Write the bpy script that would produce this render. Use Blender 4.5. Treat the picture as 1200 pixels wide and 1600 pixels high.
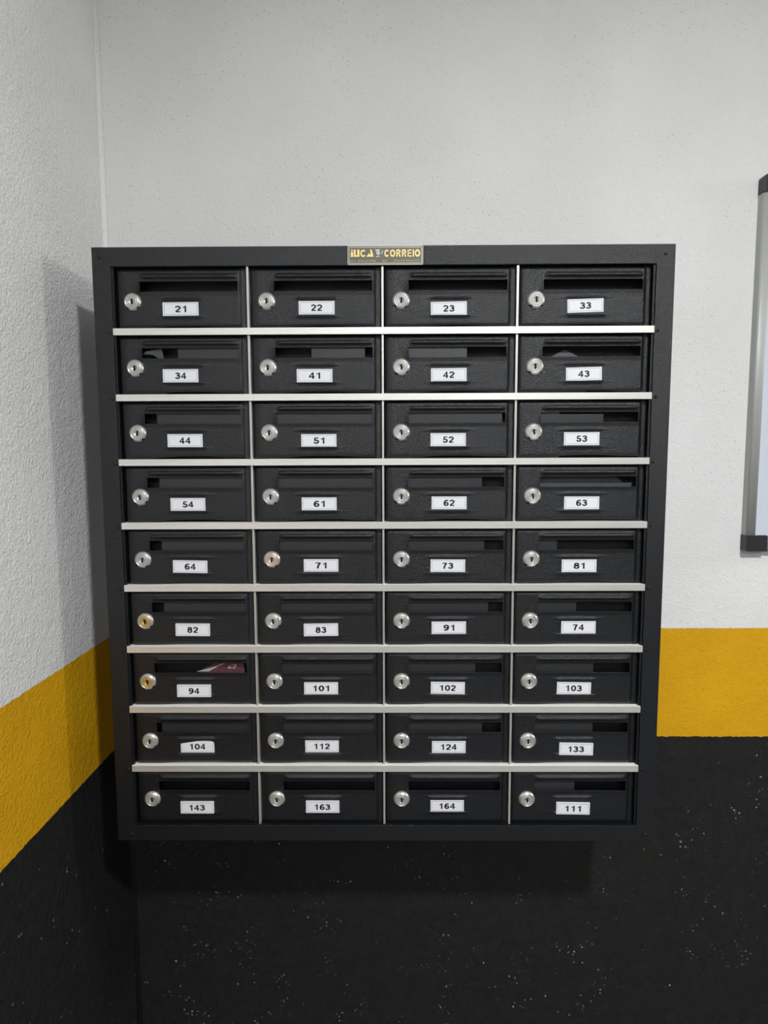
import bpy, bmesh, math, random
from mathutils import Vector, Matrix
random.seed(4)
for o in list(bpy.data.objects): bpy.data.objects.remove(o)
S = bpy.context.scene
C = S.collection
# ---------------------------------------------------------------- camera
# world: x right, y into the back wall, z up; cabinet front plane y=0, first shelf rail z=0
cd = bpy.data.cameras.new('camera'); cam = bpy.data.objects.new('camera', cd); C.objects.link(cam)
F, CX, CZ, D, PIT, YAW, ROL = 961.817, .00934, -.21891, 1.12245, .09327, .00747, .00358
Rz = Matrix.Rotation(YAW, 3, 'Z'); Rx = Matrix.Rotation(-PIT, 3, 'X'); Ry = Matrix.Rotation(ROL, 3, 'Y')
Rc = Rz @ Rx @ Ry @ Matrix.Rotation(math.pi/2, 3, 'X')
cam.matrix_world = Matrix.Translation((CX, -D, CZ)) @ Rc.to_4x4()
cd.sensor_fit = 'HORIZONTAL'; cd.sensor_width = 36; cd.lens = 36*F/1200
cd.clip_start = .01; cd.clip_end = 60
S.camera = cam
# ---------------------------------------------------------------- world, lamps, exposure
S.view_settings.view_transform = 'Standard'; S.view_settings.look = 'None'
S.view_settings.gamma = 1; S.view_settings.use_curve_mapping = False
S.view_settings.exposure = -0.36
W = bpy.data.worlds.new('garage_air'); S.world = W; W.use_nodes = True
W.node_tree.nodes['Background'].inputs[0].default_value = (.93, .97, 1, 1)
W.node_tree.nodes['Background'].inputs[1].default_value = .22
LAMP_Z = 1.08
def area(name, loc, size, power, col, spread=math.pi):
    l = bpy.data.lights.new(name, 'AREA'); l.shape = 'DISK'; l.size = size; l.energy = power; l.color = col; l.spread = spread
    o = bpy.data.objects.new(name, l); o.location = loc; C.objects.link(o); return o
area('main_lamp_light', (.72, -1.69, LAMP_Z-.035), .16, 84, (.975, .99, 1))
area('rear_fill_light', (.9, -4.6, LAMP_Z-.035), .16, 80, (.975, .99, 1))  # added unseen lamp: highlights on upper rows, fill for the left shadow
area('rear_fill_light.001', (-.1, -3.4, LAMP_Z-.035), .16, 30, (.975, .99, 1))  # second added rear lamp, same purpose
pl = bpy.data.lights.new('bulb_light', 'POINT'); pl.shadow_soft_size = .16; pl.energy = 132; pl.color = (1, .95, .90)
plo = bpy.data.objects.new('bulb_light', pl); plo.location = (4.0, -.34, .55); C.objects.link(plo)
# ---------------------------------------------------------------- material helpers
def mat(name, col, rough=.5, metal=0, bump=None, spec=.5, noise_col=None, coat=0):
    m = bpy.data.materials.new(name); m.use_nodes = True; t = m.node_tree; n = t.nodes; L = t.links
    b = n['Principled BSDF']; b.inputs['Base Color'].default_value = (*col, 1); b.inputs['Roughness'].default_value = rough
    b.inputs['Metallic'].default_value = metal; b.inputs['Specular IOR Level'].default_value = spec
    b.inputs['Coat Weight'].default_value = coat
    tc = n.new('ShaderNodeTexCoord')
    if bump:
        sc, st, dist = bump
        ns = n.new('ShaderNodeTexNoise'); ns.inputs['Scale'].default_value = sc; ns.inputs['Detail'].default_value = 2
        L.new(tc.outputs['Object'], ns.inputs['Vector'])
        bp = n.new('ShaderNodeBump'); bp.inputs['Strength'].default_value = st; bp.inputs['Distance'].default_value = dist
        L.new(ns.outputs['Fac'], bp.inputs['Height']); L.new(bp.outputs['Normal'], b.inputs['Normal'])
    if noise_col:
        c2, sc, stretch = noise_col
        mp = n.new('ShaderNodeMapping'); mp.inputs['Scale'].default_value = stretch
        L.new(tc.outputs['Object'], mp.inputs['Vector'])
        n2 = n.new('ShaderNodeTexNoise'); n2.inputs['Scale'].default_value = sc; n2.inputs['Detail'].default_value = 4
        L.new(mp.outputs['Vector'], n2.inputs['Vector'])
        mx = n.new('ShaderNodeMix'); mx.data_type = 'RGBA'; mx.inputs['A'].default_value = (*col, 1); mx.inputs['B'].default_value = (*c2, 1)
        L.new(n2.outputs['Fac'], mx.inputs['Factor']); L.new(mx.outputs['Result'], b.inputs['Base Color'])
    return m
ZT, ZB = -.6172, -.8748     # top and bottom of the yellow band
def wall_mat(name, grain, strength, pits, axis):
    m = bpy.data.materials.new(name); m.use_nodes = True; t = m.node_tree; n = t.nodes; L = t.links
    b = n['Principled BSDF']
    geo = n.new('ShaderNodeNewGeometry'); sep = n.new('ShaderNodeSeparateXYZ'); L.new(geo.outputs['Position'], sep.inputs[0])
    P = geo.outputs['Position']
    def noise(scale, detail=3, rough=.5, vec=P):
        q = n.new('ShaderNodeTexNoise'); q.inputs['Scale'].default_value = scale; q.inputs['Detail'].default_value = detail
        q.inputs['Roughness'].default_value = rough; L.new(vec, q.inputs['Vector']); return q.outputs['Fac']
    def ramp(v, a, c):
        q = n.new('ShaderNodeMapRange'); q.inputs['From Min'].default_value = a; q.inputs['From Max'].default_value = c
        L.new(v, q.inputs['Value']); return q.outputs['Result']
    def mth(op, a, c, clamp=False):
        q = n.new('ShaderNodeMath'); q.operation = op; q.use_clamp = clamp
        for i, v in enumerate((a, c)):
            if isinstance(v, (int, float)): q.inputs[i].default_value = v
            else: L.new(v, q.inputs[i])
        return q.outputs[0]
    def mix(f, a, c):
        q = n.new('ShaderNodeMix'); q.data_type = 'RGBA'; L.new(f, q.inputs['Factor'])
        for k, v in (('A', a), ('B', c)):
            if isinstance(v, tuple): q.inputs[k].default_value = (*v, 1)
            else: L.new(v, q.inputs[k])
        return q.outputs['Result']
    wob = mth('MULTIPLY', mth('SUBTRACT', noise(90, 4, .7), .5), .006)
    zz = mth('ADD', sep.outputs['Z'], wob)
    isw = ramp(zz, ZT-.0004, ZT+.0004)
    isb = ramp(zz, ZB+.0004, ZB-.0004)
    # white paint with faint blotches and small pits
    white = mix(ramp(noise(3.5, 3), .35, .7), (.74, .745, .735), (.80, .80, .795))
    v1 = n.new('ShaderNodeTexVoronoi'); v1.inputs['Scale'].default_value = 110; L.new(P, v1.inputs['Vector'])
    sepc = n.new('ShaderNodeSeparateColor'); L.new(v1.outputs['Color'], sepc.inputs[0])
    pit = mth('MULTIPLY', mth('LESS_THAN', v1.outputs['Distance'], .13), mth('GREATER_THAN', sepc.outputs[0], 1-pits))
    pit = mth('MULTIPLY', pit, ramp(noise(5, 3), .38, .6))
    white = mix(mth('MULTIPLY', pit, .65), white, (.22, .22, .21))
    yellow = mix(ramp(noise(7, 5, .65), .3, .75), (.72, .385, .004), (.62, .32, .003))
    yellow = mix(ramp(noise(160, 2), .62, .80), yellow, (.54, .26, .003))
    # black paint with chips that show the plaster
    blk = mix(ramp(noise(60, 4), .35, .75), (.010, .010, .0098), (.016, .016, .0155))
    wn = n.new('ShaderNodeTexNoise'); wn.inputs['Scale'].default_value = 260; wn.inputs['Detail'].default_value = 2; L.new(P, wn.inputs['Vector'])
    wv = n.new('ShaderNodeVectorMath'); wv.operation = 'MULTIPLY_ADD'; wv.inputs[1].default_value = (.005, .005, .005)
    L.new(wn.outputs['Color'], wv.inputs[0]); L.new(P, wv.inputs[2])
    ws = n.new('ShaderNodeVectorMath'); ws.operation = 'SUBTRACT'; ws.inputs[1].default_value = (.0025, .0025, .0025); L.new(wv.outputs[0], ws.inputs[0]); wv = ws
    v2 = n.new('ShaderNodeTexVoronoi'); v2.inputs['Scale'].default_value = 150; L.new(wv.outputs[0], v2.inputs['Vector'])
    s2 = n.new('ShaderNodeSeparateColor'); L.new(v2.outputs['Color'], s2.inputs[0])
    chip = mth('MULTIPLY', mth('LESS_THAN', v2.outputs['Distance'], .30), mth('GREATER_THAN', s2.outputs[1], .83))
    chip = mth('MULTIPLY', chip, ramp(noise(11, 6, .75), .525, .63))
    chip = mth('MULTIPLY', chip, mth('POWER', s2.outputs[0], 1.6))
    v3 = n.new('ShaderNodeTexVoronoi'); v3.inputs['Scale'].default_value = 34; L.new(wv.outputs[0], v3.inputs['Vector'])
    s3 = n.new('ShaderNodeSeparateColor'); L.new(v3.outputs['Color'], s3.inputs[0])
    chip2 = mth('MULTIPLY', mth('LESS_THAN', mth('ADD', v3.outputs['Distance'], mth('MULTIPLY', noise(300, 2), .06)), .10), mth('GREATER_THAN', s3.outputs[2], .90))
    chip = mth('MAXIMUM', mth('MULTIPLY', chip, .7), mth('MULTIPLY', chip2, .75))
    blk = mix(chip, blk, (.55, .55, .52))
    col = mix(isw, mix(isb, yellow, blk), white)
    L.new(col, b.inputs['Base Color'])
    b.inputs['Roughness'].default_value = .62; b.inputs['Specular IOR Level'].default_value = .25
    # trowelled relief
    h = mth('ADD', mth('MULTIPLY', noise(grain, 4, .6), 1.15), mth('MULTIPLY', noise(grain*.25, 2), .8))
    h = mth('SUBTRACT', h, mth('MULTIPLY', pit, .6))
    bp = n.new('ShaderNodeBump'); bp.inputs['Strength'].default_value = strength; bp.inputs['Distance'].default_value = .003
    L.new(h, bp.inputs['Height']); L.new(bp.outputs['Normal'], b.inputs['Normal'])
    return m
M_back = wall_mat('painted plaster', 280, .48, .60, 'x')
M_left = wall_mat('rough painted plaster', 235, 1.0, .15, 'y')
M_floor = mat('garage concrete', (.12, .12, .12), .6, bump=(40, .3, .004), noise_col=((.16, .16, .155), 4, (1, 1, 1)))
M_ceil = mat('white ceiling paint', (.70, .70, .68), .8, bump=(60, .2, .004))
M_black = mat('black powder coat', (.0070, .0080, .0098), .30, bump=(800, .75, .0012), spec=.44)
M_inner = mat('dark inner sheet', (.020, .021, .023), .4, bump=(300, .2, .001))
M_alu = mat('brushed aluminium', (.84, .83, .79), .40, .6, bump=(250, .12, .0006), noise_col=((.62, .61, .58), 14, (1, 30, 30)))
M_shelf_lit = mat('lit shelf aluminium', (.88, .87, .84), .5, 0)  # whiter copy of the rail aluminium; light on shelf tops put into colour
M_chrome = mat('chromed lock metal', (.62, .61, .58), .32, .75, bump=(500, .15, .0006))
M_lockface = mat('worn steel lock face', (.46, .455, .44), .45, .5, bump=(700, .35, .0008))
M_brass = mat('brass lock face', (.50, .35, .12), .45, .5, bump=(700, .35, .0008))
M_warm = mat('yellowed steel lock face', (.55, .47, .32), .45, .5, bump=(700, .35, .0008))
M_hole = mat('dark keyhole', (.004, .004, .004), .8, spec=.1)
M_paper = mat('white label paper', (.74, .75, .79), .5, spec=.3)
M_ink = mat('black print', (.012, .012, .015), .6)
M_grey_ink = mat('grey border print', (.10, .10, .12), .6)
M_screw = mat('blackened screw', (.02, .02, .022), .3, .6)
M_plate = mat('dark bronze plate', (.105, .093, .060), .32, .35, noise_col=((.085, .08, .062), 60, (1, 1, 1)))
M_gold = mat('gold print', (.78, .62, .25), .4, .2)
M_silver = mat('silver print', (.55, .55, .48), .4, .3)
M_rail = mat('satin aluminium board frame', (.47, .48, .47), .5, .2, noise_col=((.42, .43, .42), 20, (30, 30, 1)))
M_cap = mat('black plastic corner', (.022, .024, .026), .4)
M_wb = mat('white enamel board', (.62, .66, .74), .18, coat=.3)
M_mag = mat('burgundy magazine cover', (.11, .04, .06), .35)
M_greyink = mat('pale print', (.42, .38, .38), .5)
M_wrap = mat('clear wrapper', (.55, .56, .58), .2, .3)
M_env = mat('grey recycled envelope', (.07, .072, .075), .6)
M_env2 = mat('dark blue grey leaflet', (.05, .056, .065), .45)
M_card = mat('pale card', (.62, .62, .60), .5)
M_lampb = mat('white lamp housing', (.8, .8, .8), .4)
M_glow = bpy.data.materials.new('lamp diffuser'); M_glow.use_nodes = True
_b = M_glow.node_tree.nodes['Principled BSDF']; _b.inputs['Emission Color'].default_value = (1, .98, .94, 1); _b.inputs['Emission Strength'].default_value = 6
# ---------------------------------------------------------------- mesh helpers
def box(bm, x0, x1, y0, y1, z0, z1, mi=0):
    v = [bm.verts.new(p) for p in ((x0,y0,z0),(x1,y0,z0),(x1,y1,z0),(x0,y1,z0),(x0,y0,z1),(x1,y0,z1),(x1,y1,z1),(x0,y1,z1))]
    for f in ((0,3,2,1),(4,5,6,7),(0,1,5,4),(1,2,6,5),(2,3,7,6),(3,0,4,7)):
        bm.faces.new([v[i] for i in f]).material_index = mi
def prism(bm, pts, y0, y1, mi=0):
    """polygon pts (x,z) extruded from y0 (front) to y1 (back)"""
    a = [bm.verts.new((x, y0, z)) for x, z in pts]; b = [bm.verts.new((x, y1, z)) for x, z in pts]
    n = len(pts)
    fs = [bm.faces.new(a), bm.faces.new(b[::-1])]
    for i in range(n): fs.append(bm.faces.new((a[i], b[i], b[(i+1) % n], a[(i+1) % n])))
    for f in fs: f.material_index = mi
def lathe(bm, prof, seg=40, cx=0, cz=0, mi=0, mis=None, rmod=None):
    """profile of (r, y) turned about the y axis"""
    rings = []
    for r, y in prof:
        if r < 1e-6: rings.append([bm.verts.new((cx, y, cz))]); continue
        ring = []
        for k in range(seg):
            a = 2*math.pi*k/seg; rr = rmod(r, a) if rmod else r
            ring.append(bm.verts.new((cx+rr*math.cos(a), y, cz+rr*math.sin(a))))
        rings.append(ring)
    for j in range(len(rings)-1):
        A, B = rings[j], rings[j+1]; m_ = mis[j] if mis else mi
        for k in range(seg):
            k2 = (k+1) % seg
            if len(A) == 1: f = bm.faces.new((A[0], B[k], B[k2]))
            elif len(B) == 1: f = bm.faces.new((A[k], B[0], A[k2]))
            else: f = bm.faces.new((A[k], B[k], B[k2], A[k2]))
            f.material_index = m_; f.smooth = True
def mesh(name, bm, mats, bevel=0, smooth=False):
    bmesh.ops.recalc_face_normals(bm, faces=bm.faces[:])
    if bevel:
        bmesh.ops.bevel(bm, geom=bm.edges[:], offset=bevel, segments=2, affect='EDGES', clamp_overlap=True, profile=.5)
    me = bpy.data.meshes.new(name); bm.to_mesh(me); bm.free()
    for m in (mats if isinstance(mats, (list, tuple)) else [mats]): me.materials.append(m)
    if smooth:
        for p in me.polygons: p.use_smooth = True
    return me
def obj(name, me, parent=None, loc=(0,0,0), label=None):
    o = bpy.data.objects.new(name, me); C.objects.link(o); o.location = loc
    if parent: o.parent = parent
    if label: o['label'] = label
    return o
def tag(o, label, cat, group=None):
    o['label'] = label; o['category'] = cat
    if group: o['group'] = group
    return o
def struct(name, me, loc=(0,0,0)):
    o = obj(name, me, None, loc); o['kind'] = 'structure'; return o
def arc(cx, cy, rx, ry, a0, a1, n=14):
    return [(cx+rx*math.cos(math.radians(a0+(a1-a0)*k/n)), cy+ry*math.sin(math.radians(a0+(a1-a0)*k/n))) for k in range(n+1)]
# bold grotesque glyphs: advance width, strokes (open polylines of width .2), filled polygons; cap height 1
_six = [arc(.355, .315, .225, .215, 0, 360, 20), arc(.41, .47, .28, .43, 50, 195, 12)]
GL = {
 '0': (.76, [arc(.36, .5, .24, .40, 0, 360, 24)], []),
 '1': (.76, [], [[(.33, 0), (.53, 0), (.53, 1), (.38, 1), (.33, .72)], [(.38, 1), (.33, .90), (.12, .80), (.12, .64), (.33, .72)]]),
 '2': (.76, [arc(.345, .68, .235, .225, 172, -35, 14)+[(.20, .20), (.15, .09)]], [[(.05, 0), (.64, 0), (.64, .18), (.10, .18)]]),
 '3': (.76, [arc(.34, .725, .21, .18, 165, -95, 12), arc(.34, .305, .245, .21, 95, -168, 14)], [[(.26, .44), (.40, .44), (.40, .62), (.26, .60)]]),
 '4': (.76, [], [[(.38, 0), (.57, 0), (.57, 1), (.38, 1)], [(.42, 1), (.02, .38), (.02, .22), (.20, .38), (.42, .74)], [(.02, .22), (.68, .22), (.68, .39), (.02, .39)]]),
 '5': (.76, [arc(.34, .325, .245, .225, 128, -165, 16)], [[(.15, .83), (.62, .83), (.62, 1), (.15, 1)], [(.15, 1), (.07, .48), (.24, .46), (.31, .90)]]),
 '6': (.76, _six, []),
 '7': (.76, [[(.56, .88), (.42, .62), (.33, .34), (.30, 0)]], [[(.06, .82), (.65, .82), (.65, 1), (.06, 1)]]),
 '8': (.76, [arc(.355, .735, .20, .17, 0, 360, 18), arc(.355, .305, .24, .21, 0, 360, 20)], []),
 '9': (.76, [[(.71-x, 1-y) for x, y in st] for st in _six], []),
 'C': (.92, [arc(.45, .5, .32, .40, 38, 322, 20)], []),
 'O': (.98, [arc(.48, .5, .34, .40, 0, 360, 26)], []),
 'R': (.92, [[(.28, .91), (.50, .91)]+arc(.50, .705, .20, .205, 80, -80, 8)+[(.28, .50)], [(.48, .48), (.75, .0)]], [[(.09, 0), (.30, 0), (.30, 1), (.09, 1)]]),
 'E': (.84, [], [[(.09, 0), (.30, 0), (.30, 1), (.09, 1)], [(.2, 0), (.76, 0), (.76, .18), (.2, .18)], [(.2, .42), (.70, .42), (.70, .60), (.2, .60)], [(.2, .82), (.74, .82), (.74, 1), (.2, 1)]]),
 'I': (.40, [], [[(.09, 0), (.31, 0), (.31, 1), (.09, 1)]]),
 'i': (.40, [], [[(.09, 0), (.31, 0), (.31, .72), (.09, .72)], [(.09, .84), (.31, .84), (.31, 1), (.09, 1)]]),
 'a': (.80, [arc(.34, .36, .24, .26, 0, 360, 18), [(.60, .70), (.60, 0)]], []),
 'p': (.80, [arc(.42, .36, .24, .26, 0, 360, 18), [(.16, .70), (.16, -.28)]], []),
}
def text_verts(s, h, w=None, offset=0, spacing=1.0):
    """flat glyph polygons of a string, centred, cap height h, total width w"""
    V, Fs, x0 = [], [], 0
    for ch in s:
        adv, strokes, polys = GL[ch]
        for pl in strokes:
            closed = abs(pl[0][0]-pl[-1][0])+abs(pl[0][1]-pl[-1][1]) < 1e-6
            n = len(pl); base = len(V)
            for k in range(n):
                if closed and k in (0, n-1): p0, p1 = pl[n-2], pl[1]
                else: p0, p1 = pl[max(0, k-1)], pl[min(n-1, k+1)]
                dx, dy = p1[0]-p0[0], p1[1]-p0[1]; l_ = math.hypot(dx, dy) or 1
                nx, ny = -dy/l_*.112, dx/l_*.112
                V += [(x0+pl[k][0]+nx, pl[k][1]+ny), (x0+pl[k][0]-nx, pl[k][1]-ny)]
            Fs += [(base+2*k, base+2*k+1, base+2*k+3, base+2*k+2) for k in range(n-1)]
        for pg in polys:
            base = len(V); V += [(x0+x, y) for x, y in pg]; Fs.append(tuple(range(base, base+len(pg))))
        x0 += adv*spacing
    xa = min(v[0] for v in V); xb = max(v[0] for v in V)
    sx = (w/(xb-xa)) if w else h
    return [((x-(xa+xb)/2)*sx, (y-.5)*h) for x, y in V], Fs
def put_text(bm, tv, cx, cz, y, mi, thick=0):
    V, Fs = tv
    bv = [bm.verts.new((cx+x, y, cz+z)) for x, z in V]
    for f in Fs:
        try: bm.faces.new([bv[i] for i in f]).material_index = mi
        except ValueError: pass
# ---------------------------------------------------------------- the setting
WX, WY = -.60664, .26
FLOOR, CEIL = -1.78, 1.14
def shell(name, b, m, loc=(0,0,0)):
    bm = bmesh.new(); box(bm, *b); return struct(name, mesh(name, bm, m), loc)
shell('wall_back', (WX-.15, 8.0, WY, WY+.15, FLOOR, CEIL), M_back)
shell('wall_left', (WX-.15, WX, -8.0, WY, FLOOR, CEIL), M_left)
shell('floor', (WX-.15, 8.0, -8.0, WY+.15, FLOOR-.1, FLOOR), M_floor)
shell('ceiling', (WX-.15, 8.0, -8.0, WY+.15, CEIL, CEIL+.1), M_ceil)
# rounded plaster in the corner between the two walls
bm = bmesh.new(); r = .009; pr = []
for k in range(7):
    a = math.pi/2*k/6; pr.append((WX+r-r*math.cos(a), WY-r+r*math.sin(a)))
pr.append((WX-.001, WY+.001))
for k, z in enumerate((FLOOR, CEIL)):
    for x, y in pr: bm.verts.new((x, y, z))
bm.verts.ensure_lookup_table(); n_ = len(pr)
for k in range(n_):
    k2 = (k+1) % n_; f = bm.faces.new((bm.verts[k], bm.verts[k2], bm.verts[n_+k2], bm.verts[n_+k])); f.smooth = k < 6
bm.faces.new([bm.verts[k] for k in range(n_)]); bm.faces.new([bm.verts[n_+k] for k in range(n_)])
struct('trim_1', mesh('trim_1', bm, M_back))
# ---------------------------------------------------------------- the mailbox cabinet
P, CW, NR, NC = .11658, .24, 9, 4       # row pitch, column width
OX = .4825; OT = .1140; OB = -.9290     # frame opening
EX = .5150; ET = .1473; EB = -.9603     # outer frame
DEPTH = WY
cab = bpy.data.objects.new('mailbox_cabinet', None); C.objects.link(cab); cab.location = (0, WY/2, EB)
tag(cab, 'large black metal mailbox cabinet with 36 numbered doors hanging on the back wall', 'mailbox')
def part(name, me, loc=(0,0,0), label=None, par=cab):
    o = bpy.data.objects.new(name, me); C.objects.link(o); o.parent = par
    base = Vector((0, 0, 0)) if par is not cab else cab.location
    o.location = Vector(loc)-base
    if label: o['label'] = label
    return o
def ring(bm, ox0, ox1, oz0, oz1, ix0, ix1, iz0, iz1, y0, y1):
    o = [(ox0, oz0), (ox1, oz0), (ox1, oz1), (ox0, oz1)]; i_ = [(ix0, iz0), (ix1, iz0), (ix1, iz1), (ix0, iz1)]
    V = [[bm.verts.new((x, y, z)) for x, z in q] for y in (y0, y1) for q in (o, i_)]
    for k in range(4):
        j = (k+1) % 4
        bm.faces.new((V[0][k], V[0][j], V[1][j], V[1][k])); bm.faces.new((V[2][k], V[3][k], V[3][j], V[2][j]))
        bm.faces.new((V[0][k], V[2][k], V[2][j], V[0][j])); bm.faces.new((V[1][k], V[1][j], V[3][j], V[3][k]))
bm = bmesh.new()
ring(bm, -EX, EX, EB, ET, -OX, OX, OB, OT, 0, .0015)
me = mesh('frame', bm, M_black, bevel=.0006)
part('frame', me)
bm = bmesh.new()    # folded return of the frame around the opening
ring(bm, -OX-.0015, OX+.0015, OB-.0015, OT+.0015, -.4790, .4790, OB, OT, .0040, .018)
part('frame_return', mesh('frame_return', bm, M_black))
bm = bmesh.new()    # case: sides, top, bottom and back
t_ = .0015
box(bm, -EX+.001, -EX+.001+t_, .0016, DEPTH, EB+.001, ET-.001); box(bm, EX-.001-t_, EX-.001, .0016, DEPTH, EB+.001, ET-.001)
box(bm, -EX+.001, EX-.001, .0016, DEPTH, ET-.001-t_, ET-.001); box(bm, -EX+.001, EX-.001, .0016, DEPTH, EB+.001, EB+.001+t_)
box(bm, -EX+.001, EX-.001, DEPTH-t_, DEPTH, EB+.001, ET-.001)
part('case', mesh('case', bm, M_black))
bm = bmesh.new()    # inner liner behind the opening edge
for s in (-1, 1): box(bm, s*OX-.0008, s*OX+.0008, .018, DEPTH-.002, OB, OT)
box(bm, -OX, OX, .018, DEPTH-.002, OT, OT+.0015); box(bm, -OX, OX, .018, DEPTH-.002, OB-.0015, OB)
part('liner', mesh('liner', bm, M_inner))
# shelf rails: front lip and shelf in one folded sheet
bm = bmesh.new()
pf = [(-.0008, -.0049), (-.0008, .0069), (.250, .0069), (.250, .0057), (.0040, .0057), (.0040, -.0049)]
a = [bm.verts.new((-OX+.0005, y, z)) for y, z in pf]; b = [bm.verts.new((OX-.0005, y, z)) for y, z in pf]
for k in range(6): bm.faces.new((a[k], a[(k+1) % 6], b[(k+1) % 6], b[k]))
bm.faces.new(a); bm.faces.new(b)
bm.faces.ensure_lookup_table(); bm.faces[1].material_index = 1
rail = mesh('shelf_rail', bm, [M_alu, M_shelf_lit])
for i in range(8): part('shelf_rail', rail, (0, 0, -i*P), 'bright aluminium rail between mailbox rows')
# dividers between columns: thin folded aluminium channel with a dark groove
def divider(z0, z1):
    bm = bmesh.new()
    for x0, x1 in ((-.0020, -.0009), (.0001, .0013)): box(bm, x0, x1, .0030, .0215, z0, z1)
    box(bm, -.0009, .0001, .0065, .250, z0, z1)
    return mesh('divider', bm, M_alu)
dv_mid = divider(.0071, P-.0051); dv_top = divider(.0071, OT-.0003); dv_bot = divider(.0045, P-.0051)
for i in range(NR):
    for j in range(1, NC):
        part('divider', dv_top if i == 0 else dv_bot if i == 8 else dv_mid, (-.48+j*CW, 0, -i*P), 'thin aluminium divider between mailbox columns')
# screws
bm = bmesh.new(); lathe(bm, [(0, -.0010), (.0012, -.0016), (.0026, -.0012), (.0032, 0), (.0032, .0004)], 14)
scr = mesh('screw', bm, M_screw)
for i in range(8):
    for s in (-1, 1): part('screw', scr, (s*.4895, 0, -i*P-.001))
for x, z in ((-.5005, .130), (.498, .131), (-.489, -.9475), (.500, -.9475)): part('screw', scr, (x, 0, z))
# ---- door
FY = .0055
def door_mesh(zt, arc=True, z0=.0078):
    x0, x1, z1 = .0036, .2375, zt
    xs = [x0, x0+.0008, x0+.002, x0+.0034, .0087, .020, .032, .0455, .046, .0475, .050, .054, .0555, .070, .083, .0865, .090, .1, .11, .12, .13, .14, .1515, .155, .1585, .175, .19, .2, .2145, .2185, .2215, .2217, .2235, .2255, .2275, .2295, .2340, x1]
    zs = [z0, z0+.0007, z0+.0017, z0+.003, .0125, .0145, .020, .0255, .0263, .0272, .0282, .0290, .0295, .04, .0545, .0562, .0571, .0580, .0590, .0598, .0638, .0642, .0690, .0708, .0712, .0895, .0899, .0945, .0952, .0962, .0980, .0998, .1012, .1022, zt-.0075, zt-.005, zt-.0030, zt-.0017, zt-.0007, zt]
    xs = sorted(set(xs)); zs = sorted(set(round(z, 5) for z in zs))
    SX0, SX1, SZ0, SZ1 = .046, .2215, .0712, .0895
    def sm(t): t = max(0, min(1, t)); return t*t*(3-2*t)
    def bump(z, a, b, c, d_):    # trapezoid
        return sm((z-a)/(b-a)) if z < b else (1 if z <= c else 1-sm((z-c)/(d_-c)))
    def y(x, z):
        e = FY
        e += .0045*(1-sm((x-x0)/.005))
        e += .0048*sm((x-.2240)/.0045)
        if x < .226: e += .0035*(1-sm((z-z0)/.0055))
        e += .0045*sm((z-(zt-.0065))/.0060)
        e = min(e, FY+.0050)
        e -= .0038*bump(x, .0460, .0550, .2145, .2220)*bump(z, .0944, .0958, .0990, .1024)
        if .0455 < x < .2218: e -= .0014*bump(z, .0636, .0712, .0713, .0720)
        rb = bump(x, .083, .090, .1515, .1590)
        e -= .0026*rb*(bump(z, .0560, .0578, .0585, .0600)+bump(z, .0255, .0270, .0278, .0292))
        return e
    bm = bmesh.new(); G = {}
    for i, x in enumerate(xs):
        for k, z in enumerate(zs):
            X, Z = x, z
            t = (x-.040)/.185
            if arc and z < .0145 and x < .2300:
                hgt = 0
                if 0 < t < 1: hgt = .0042*sm(t/.42) if t < .42 else (.0042 if t < .6 else .0020+.0022*(1-sm((t-.6)/.25)))
                elif t >= 1: hgt = .0020*max(0, 1-(x-.225)/.004)
                Z += hgt*(1-(z-z0)/(.0145-z0))
            r = .004
            for dz in (z-z0, zt-z):
                if dz < r and x-x0 < .005:
                    X += (r-math.sqrt(max(0, r*r-(r-dz)**2)))*(1-(x-x0)/.005)
            G[i, k] = bm.verts.new((X, y(x, z), Z))
    for i in range(len(xs)-1):
        for k in range(len(zs)-1):
            xc, zc = (xs[i]+xs[i+1])/2, (zs[k]+zs[k+1])/2
            if SX0 < xc < SX1 and SZ0 < zc < SZ1: continue
            f = bm.faces.new((G[i, k], G[i+1, k], G[i+1, k+1], G[i, k+1])); f.smooth = True
    bm.normal_update()
    me = bpy.data.meshes.new('door_sheet'); bm.to_mesh(me); bm.free(); me.materials.append(M_black)
    o = bpy.data.objects.new('tmp', me); C.objects.link(o)
    md = o.modifiers.new('s', 'SOLIDIFY'); md.thickness = .0010; md.offset = -1
    dg = bpy.context.evaluated_depsgraph_get(); dg.update()
    out = bpy.data.meshes.new_from_object(o.evaluated_get(dg)); out.name = 'door'
    bpy.data.objects.remove(o)
    return out
door_std = door_mesh(.1112); door_bot = door_mesh(.1112, False, .0042); door_top = door_mesh(.1130)
# ---- lock
def lock_mesh(face):
    bm = bmesh.new()
    def rm(r, a):
        if r > .0128:
            d_ = math.degrees(a) % 360
            for c in (228, 312):
                if abs(d_-c) < 7: return .0127
        return r
    prof = [(.0156, FY+.0004), (.0156, FY-.0016), (.0150, FY-.0026), (.0128, FY-.0050), (.0120, FY-.0056), (.0112, FY-.0056), (.0108, FY-.0046), (.0104, FY-.0046),
            (.0101, FY-.0053), (.0080, FY-.0053), (.0077, FY-.0049), (.0073, FY-.0049), (.0070, FY-.0053), (.0052, FY-.0053), (.0050, FY-.0048), (0, FY-.0048)]
    mis = [0]*6+[1]*9
    lathe(bm, prof, 48, mis=mis, rmod=rm)
    y = FY-.0050
    prism(bm, [(.0004, .0052), (.0018, .0024), (.0014, .0004), (.0025, -.0010), (.0011, -.0052), (-.0011, -.0052), (-.0015, -.0016), (-.0012, .0008), (-.0021, .0020)], y, FY-.0040, 2)
    return mesh('lock', bm, [M_chrome, face, M_hole])
LK = {'steel': lock_mesh(M_lockface), 'brass': lock_mesh(M_brass), 'warm': lock_mesh(M_warm)}
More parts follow.
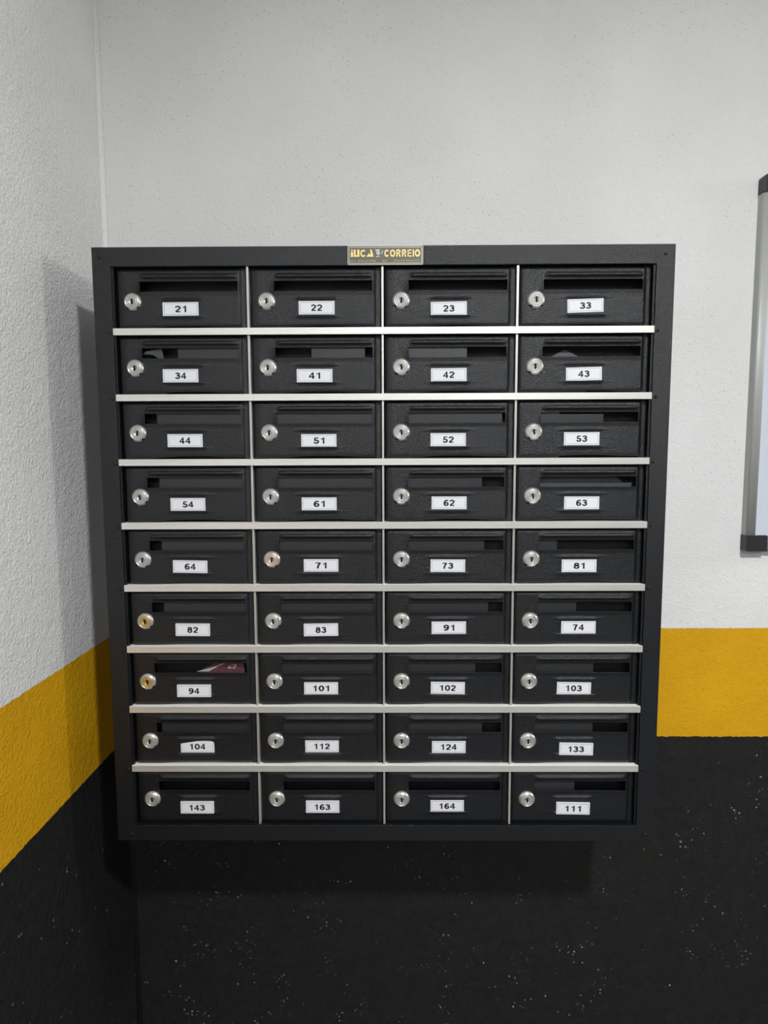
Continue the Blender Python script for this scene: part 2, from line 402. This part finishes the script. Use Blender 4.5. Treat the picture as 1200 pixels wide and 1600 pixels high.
bm = bmesh.new(); box(bm, .006, .234, .036, .037, .0075, .1085)
shade_sheet = mesh('slot_shade_sheet', bm, M_black)  # black sheet added to lift the void shade seen through the slots
# ---- flaps shaped to imitate the lit part of a slot (fractions of its width)
LIT_FLAP = {'34': (.36, 1), '41': (.37, .92), '42': (0, .60), '44': (.12, 1), '51': (0, 1), '52': (0, .97), '53': (0, .65), '54': (.12, 1), '61': (0, 1),
 '62': (0, .77), '64': (.12, 1), '71': (0, 1), '73': (0, .80), '81': (0, .20), '82': (.12, 1), '83': (0, 1), '91': (0, .85), '74': (0, .42), '101': (0, 1),
 '102': (0, .72), '103': (0, .62), '104': (.05, 1), '112': (0, 1), '124': (0, .8), '133': (0, .63), '111': (0, .45)}
def lit_flap_mesh(a_, b_, top=.0935):
    bm = bmesh.new(); w_ = .1755
    xa = .046+a_*w_-(.002 if a_ == 0 else 0); xb = .046+b_*w_+(.002 if b_ == 1 else 0)
    box(bm, xa, xb, .0100, .0106, .0660, top)
    return mesh('lit_flap', bm, M_inner)
# ---- number labels
def label_mesh(num, cut=False, low=False):
    bm = bmesh.new(); w, h = .0320, .0117
    ya = FY-(.0030 if low else .0007)
    if cut:
        pts = [(-w, -h), (w, -h), (w, h*.55), (w*.93, h*.80), (w*.8, h*.92), (w*.4, h*.96), (0, h*.92), (-w*.5, h*.72), (-w, h*.50)]
    else:
        pts = [(-w, -h), (w, -h), (w, h), (-w, h)]
    prism(bm, pts, ya, FY-.0001, 0)
    iw, ih, tl = w-.0026, h-.0022, .00022
    yl = ya-.0001
    def q(xa, xb, za, zb): 
        bm.faces.new([bm.verts.new(p) for p in ((xa, yl, za), (xb, yl, za), (xb, yl, zb), (xa, yl, zb))]).material_index = 2
    q(-iw, iw, -ih-tl, -ih+tl)
    if not cut: q(-iw, iw, ih-tl, ih+tl)
    top = ih if not cut else h*.45
    q(-iw-tl, -iw+tl, -ih, top); q(iw-tl, iw+tl, -ih, top)
    put_text(bm, text_verts(num, .0114, .0205 if len(num) == 2 else .0300), 0, 0, yl, 1)
    me = bpy.data.meshes.new('number_label'); bm.to_mesh(me); bm.free()
    for m in (M_paper, M_ink, M_grey_ink): me.materials.append(m)
    return me
NUM = ['21 22 23 33', '34 41 42 43', '44 51 52 53', '54 61 62 63', '64 71 73 81', '82 83 91 74', '94 101 102 103', '104 112 124 133', '143 163 164 111']
NUM = [r_.split() for r_ in NUM]
# label centre in the cell (mm from the column line, mm above the rail line)
LAB = [[(118.3,41.3),(121.9,42.3),(117.8,39.9),(120.8,43.6)],[(114.3,40.4),(116.8,39.3),(118.5,40.0),(121.2,40.6)],
 [(118.5,40.6),(122.7,39.7),(118.1,40.6),(120.2,41.4)],[(119.9,40.4),(121.8,40.8),(120.5,41.9),(123.2,41.2)],
 [(120.2,40.9),(123.8,42.7),(118.9,41.6),(121.5,41.0)],[(121.7,37.9),(122.2,37.5),(121.4,40.8),(123.3,41.1)],
 [(120.3,36.3),(120.8,40.5),(120.3,41.0),(117.9,40.2)],[(122.9,42.2),(121.1,42.7),(122.8,41.4),(124.5,38.2)],
 [(119.1,37.4),(120.8,38.9),(120.5,39.7),(121.4,36.0)]]
TILT = {'23': .9, '33': 1.6, '43': 1.4, '42': .5, '21': .4, '64': -1.0, '102': -.9, '133': -.9, '111': -.9, '103': -1.0, '83': .7, '73': -.4, '82': -.5, '91': .3}
FACE = {'82': 'brass', '94': 'brass', '71': 'warm'}
ROWN = ['top', 'second', 'third', 'fourth', 'fifth', 'sixth', 'seventh', 'eighth', 'bottom']
COLN = ['left end', 'second column', 'third column', 'right end']
rnd = random.Random(11)
for i in range(NR):
    for j in range(NC):
        num = NUM[i][j]; ox = -.48+j*CW
        d_ = part('door', door_top if i == 0 else door_bot if i == 8 else door_std, (ox, 0, -i*P), 'black mailbox door with mail slot and white label reading ' + num)
        lk = part('lock', LK[FACE.get(num, 'steel')], (.0328, 0, .0540), {'brass': 'round lock with brass face', 'warm': 'round lock with yellowish face'}.get(FACE.get(num), 'round silver lock'), d_)
        lk.rotation_euler.y = math.radians(rnd.uniform(-9, 9))
        lx, lz = LAB[i][j]
        lb = part('number_label', label_mesh(num, num == '104', LAB[i][j][1] < 39.5), (lx/1000, 0, lz/1000), 'white label reading ' + num, d_)
        lb.rotation_euler.y = math.radians(-TILT.get(num, 0))
        part('slot_shade_sheet', shade_sheet, (0, 0, 0), None, d_)
        if num in LIT_FLAP: part('lit_flap', lit_flap_mesh(*LIT_FLAP[num], .0860 if num == '53' else .0935), (0, 0, 0), None, d_)
# ---- name plate on the top of the frame
bm = bmesh.new(); px0, px1, pz0, pz1 = -.0616, .0714, .1139, .1466
box(bm, px0, px1, -.0012, -.00005, pz0, pz1)
plate = part('name_plate', mesh('name_plate', bm, M_plate, bevel=.0003), (0, 0, 0), 'small dark bronze maker plate with gold lettering')
bm = bmesh.new(); y = -.0014
def line(x0, x1, z0, z1, mi=0): box(bm, x0, x1, y, y+.0003, z0, z1, mi)
def frame_line(ins, w_):
    a0, a1, c0, c1 = px0+ins, px1-ins, pz0+ins, pz1-ins
    line(a0, a1, c0, c0+w_); line(a0, a1, c1-w_, c1); line(a0, a0+w_, c0, c1); line(a1-w_, a1, c0, c1)
frame_line(.0001, .0009); frame_line(.0026, .0007)
part('border', mesh('border', bm, M_silver), (0, 0, 0), None, plate)
bm = bmesh.new(); k_ = (px1-px0)/120.   # helper unit: one 120th of the plate
def X(u): return px0+u*(px1-px0)
def Z(v): return pz1-v*(pz1-pz0)
# coordinates below are fractions of the plate
zc = (Z(.22)+Z(.57))/2; hh = Z(.20)-Z(.575)
put_text(bm, text_verts('i', hh, .0040, .03), X(.058), zc, y, 0)
prism(bm, [(X(.082), Z(.20)), (X(.108), Z(.20)), (X(.108), Z(.49)), (X(.128), Z(.49)), (X(.128), Z(.20)), (X(.157), Z(.20)), (X(.157), Z(.575)), (X(.082), Z(.575))], y, y+.0003)
put_text(bm, text_verts('C', hh, .0092, .03), X(.203), zc, y, 0)
A0 = [(X(.250), Z(.575)), (X(.346), Z(.575)), (X(.318), Z(.20)), (X(.298), Z(.20)), (X(.291), Z(.35)), (X(.300), Z(.47)), (X(.288), Z(.47)), (X(.284), Z(.38))]
prism(bm, [(X(.250), Z(.575)), (X(.346), Z(.575)), (X(.318), Z(.20)), (X(.298), Z(.20)), (X(.306), Z(.46)), (X(.292), Z(.46)), (X(.285), Z(.37))], y, y+.0003)
put_text(bm, text_verts('CORREIO', hh, X(.960)-X(.486), .025, 1.05), X(.723), zc, y, 0)
part('lettering', mesh('lettering', bm, M_gold), (0, 0, 0), 'gold lettering', plate)
bm = bmesh.new()   # small pale emblem: a cap, a block and a raised stroke
prism(bm, [(X(.366), Z(.20)), (X(.425), Z(.19)), (X(.432), Z(.26)), (X(.378), Z(.30))], y, y+.0003)
prism(bm, [(X(.378), Z(.32)), (X(.424), Z(.29)), (X(.426), Z(.45)), (X(.406), Z(.50)), (X(.388), Z(.46))], y, y+.0003)
prism(bm, [(X(.440), Z(.43)), (X(.462), Z(.24)), (X(.472), Z(.26)), (X(.452), Z(.45))], y, y+.0003)
prism(bm, [(X(.372), Z(.56)), (X(.400), Z(.53)), (X(.432), Z(.53)), (X(.425), Z(.56)), (X(.385), Z(.60))], y, y+.0003)
part('emblem', mesh('emblem', bm, mat('pale emblem print', (.55, .58, .55), .5)), (0, 0, 0), 'pale grey emblem', plate)
bm = bmesh.new(); rr = random.Random(5)
for u0, u1 in ((.03, .11), (.135, .38), (.455, .52), (.61, .955)):   # print too small to read in the photograph
    u = u0
    while u < u1:
        wv = rr.uniform(.006, .014); top = rr.choice((.73, .745, .76))
        line(X(u), X(min(u+wv, u1)), Z(.83), Z(top)); u += wv+.006
part('fine_print', mesh('fine_print', bm, mat('faded print', (.26, .28, .20), .5)), (0, 0, 0), None, plate)
# ---------------------------------------------------------------- mail inside the boxes
def cell(i, j): return -.48+j*CW, -i*P
def sheet(name, i, j, pts, y, mats, label, cat, thick=.0015, lean=0, extra=None):
    """an upright sheet standing on the shelf of box (row i, column j); pts in metres in the cell"""
    ox, oz = cell(i, j); base = .0071
    bm = bmesh.new(); prism(bm, [(x, z-base) for x, z in pts], 0, thick, 0)
    if extra: extra(bm, base)
    me = mesh(name, bm, mats)
    o = obj(name, me, None, (ox, y, oz+base)); o.rotation_euler.x = lean
    return tag(o, label, cat)
def mag_extra(bm, base):
    # wrapper glint strip and two printed letters on the cover
    tv = text_verts('ap', .0085, .017, .02)
    V, Fs = tv; V2 = [(x*.97-z*.25, z*.97+x*.25) for x, z in V]
    put_text(bm, (V2, Fs), .190, .0800-base, -.0006, 1)
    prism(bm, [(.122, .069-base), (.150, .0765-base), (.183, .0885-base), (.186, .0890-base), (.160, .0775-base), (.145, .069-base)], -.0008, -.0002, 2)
sheet('magazine', 6, 0, [(.120, .0071), (.222, .0071), (.210, .095), (.196, .0945), (.160, .087), (.128, .070)], .018, [M_mag, M_greyink, M_wrap],
      'burgundy magazine with pale letters inside the slot of mailbox 94', 'magazine', .003, 0, mag_extra)
sheet('envelope', 1, 3, [(.055, .0071), (.130, .0071), (.130, .066), (.092, .0850), (.088, .0850), (.055, .068)], .020, M_env,
      'grey folded paper with a peaked top inside the slot of mailbox 43', 'letter')
sheet('leaflet', 3, 3, [(.02, .0071), (.215, .0071), (.222, .079), (.205, .0765), (.192, .088), (.178, .094), (.12, .096), (.06, .096), (.02, .09)], .022, M_env2,
      'dark leaflets filling the slot of mailbox 63', 'letter')
sheet('leaflet', 1, 0, [(.035, .0071), (.085, .0071), (.082, .0730), (.079, .0905), (.050, .0850), (.045, .080), (.062, .0790), (.072, .0730), (.040, .06)], .0125, [M_env2],
      'small dark folded leaflet in the slot of mailbox 34', 'letter')
sheet('card', 2, 3, [(.045, .0071), (.085, .0071), (.085, .097), (.045, .097)], .026, M_card,
      'pale card standing at the left of the slot of mailbox 53', 'card')
# ---------------------------------------------------------------- whiteboard on the right
wb = bpy.data.objects.new('whiteboard', None); C.objects.link(wb)
BX0, BX1, BZ0, BZ1, BY = .8035, 2.0035, -.4352, .3638, .238
wb.location = ((BX0+BX1)/2, WY, BZ0)
tag(wb, 'whiteboard with aluminium frame and black plastic corners cut off by the right edge', 'whiteboard')
def wpart(name, me, label=None):
    o = bpy.data.objects.new(name, me); C.objects.link(o); o.parent = wb; o.location = -wb.location
    if label: o['label'] = label
bm = bmesh.new(); box(bm, BX0+.010, BX1-.010, BY+.004, WY-.004, BZ0+.010, BZ1-.010)
wpart('panel', mesh('panel', bm, M_wb), 'white writing panel')
fw = .0200
def rail_mesh(horizontal, a0, a1, e, sgn):
    """rounded frame profile; e = outer edge, sgn = direction towards the panel"""
    pf = [(0, WY-.0005), (0, BY+.004), (.0012, BY+.0012), (.0035, BY), (.0120, BY-.0002), (.0175, BY), (fw, BY+.0015), (fw, BY+.008), (fw, WY-.0005)]
    bm = bmesh.new(); A = []; B = []
    for u, y_ in pf:
        q = e+sgn*u
        A.append(bm.verts.new((a0, y_, q) if horizontal else (q, y_, a0))); B.append(bm.verts.new((a1, y_, q) if horizontal else (q, y_, a1)))
    n_ = len(pf)
    for k in range(n_): f = bm.faces.new((A[k], A[(k+1) % n_], B[(k+1) % n_], B[k])); f.smooth = 1 <= k <= 5
    bm.faces.new(A); bm.faces.new(B)
    return mesh('frame_rail', bm, M_rail)
cp = .0345
wpart('frame_rail', rail_mesh(False, BZ0+cp, BZ1-cp, BX0, 1)); wpart('frame_rail', rail_mesh(False, BZ0+cp, BZ1-cp, BX1, -1))
wpart('frame_rail', rail_mesh(True, BX0+cp, BX1-cp, BZ0, 1)); wpart('frame_rail', rail_mesh(True, BX0+cp, BX1-cp, BZ1, -1))
for sx, ex in ((1, BX0), (-1, BX1)):
    for sz, ez in ((1, BZ0), (-1, BZ1)):
        bm = bmesh.new(); e0 = -.0010
        L_ = [(e0, e0+.004), (e0+.0012, e0+.0012), (e0+.004, e0), (.046, e0), (.046, cp-.002), (.044, cp), (.020, cp), (.008, cp), (e0, cp)]
        prism(bm, [(ex+sx*u, ez+sz*v) for u, v in L_], BY-.0024, WY-.0004)
        wpart('corner_cap', mesh('corner_cap', bm, M_cap, bevel=.0006), 'black plastic corner')
# ---------------------------------------------------------------- ceiling lamps that light the place
def ceiling_lamp(name, x, y_, label):
    r_ = bpy.data.objects.new(name, None); C.objects.link(r_); r_.location = (x, y_, CEIL)
    tag(r_, label, 'lamp')
    for nm, prof, m_ in (('housing', [(0, 0), (.13, 0), (.13, -.018), (.095, -.022), (.095, -.016), (0, -.016)], M_lampb), ('diffuser', [(0, -.019), (.093, -.019), (.093, -.0165), (0, -.0165)], M_glow)):
        bm = bmesh.new(); lathe(bm, prof, 40)
        bmesh.ops.rotate(bm, verts=bm.verts[:], cent=(0, 0, 0), matrix=Matrix.Rotation(math.pi/2, 3, 'X'))
        me = mesh(nm, bm, m_); o = bpy.data.objects.new(nm, me); C.objects.link(o); o.parent = r_
ceiling_lamp('ceiling_lamp', .72, -1.69, 'round ceiling lamp in front of the mailboxes, behind the viewer')
bulb = bpy.data.objects.new('hanging_bulb', None); C.objects.link(bulb); bulb.location = (4.0, -.34, CEIL)
tag(bulb, 'bare bulb hanging on a cord near the back wall, far right', 'lamp')
bm = bmesh.new(); box(bm, -.003, .003, -.003, .003, -.45, 0)
_o = obj('cord', mesh('cord', bm, M_cap), bulb)
bm = bmesh.new(); lathe(bm, [(0, -.45), (.020, -.45), (.024, -.51), (0, -.51)], 20)
bmesh.ops.rotate(bm, verts=bm.verts[:], cent=(0, 0, 0), matrix=Matrix.Rotation(math.pi/2, 3, 'X'))
_o = obj('socket', mesh('socket', bm, M_cap), bulb)
ceiling_lamp('rear_fill_lamp', .9, -4.6, 'added unseen ceiling lamp farthest from the mailboxes')  # housings for the two added rear fill lights
ceiling_lamp('rear_fill_lamp.001', -.1, -3.4, 'added unseen ceiling lamp behind the viewer, nearest the left wall')
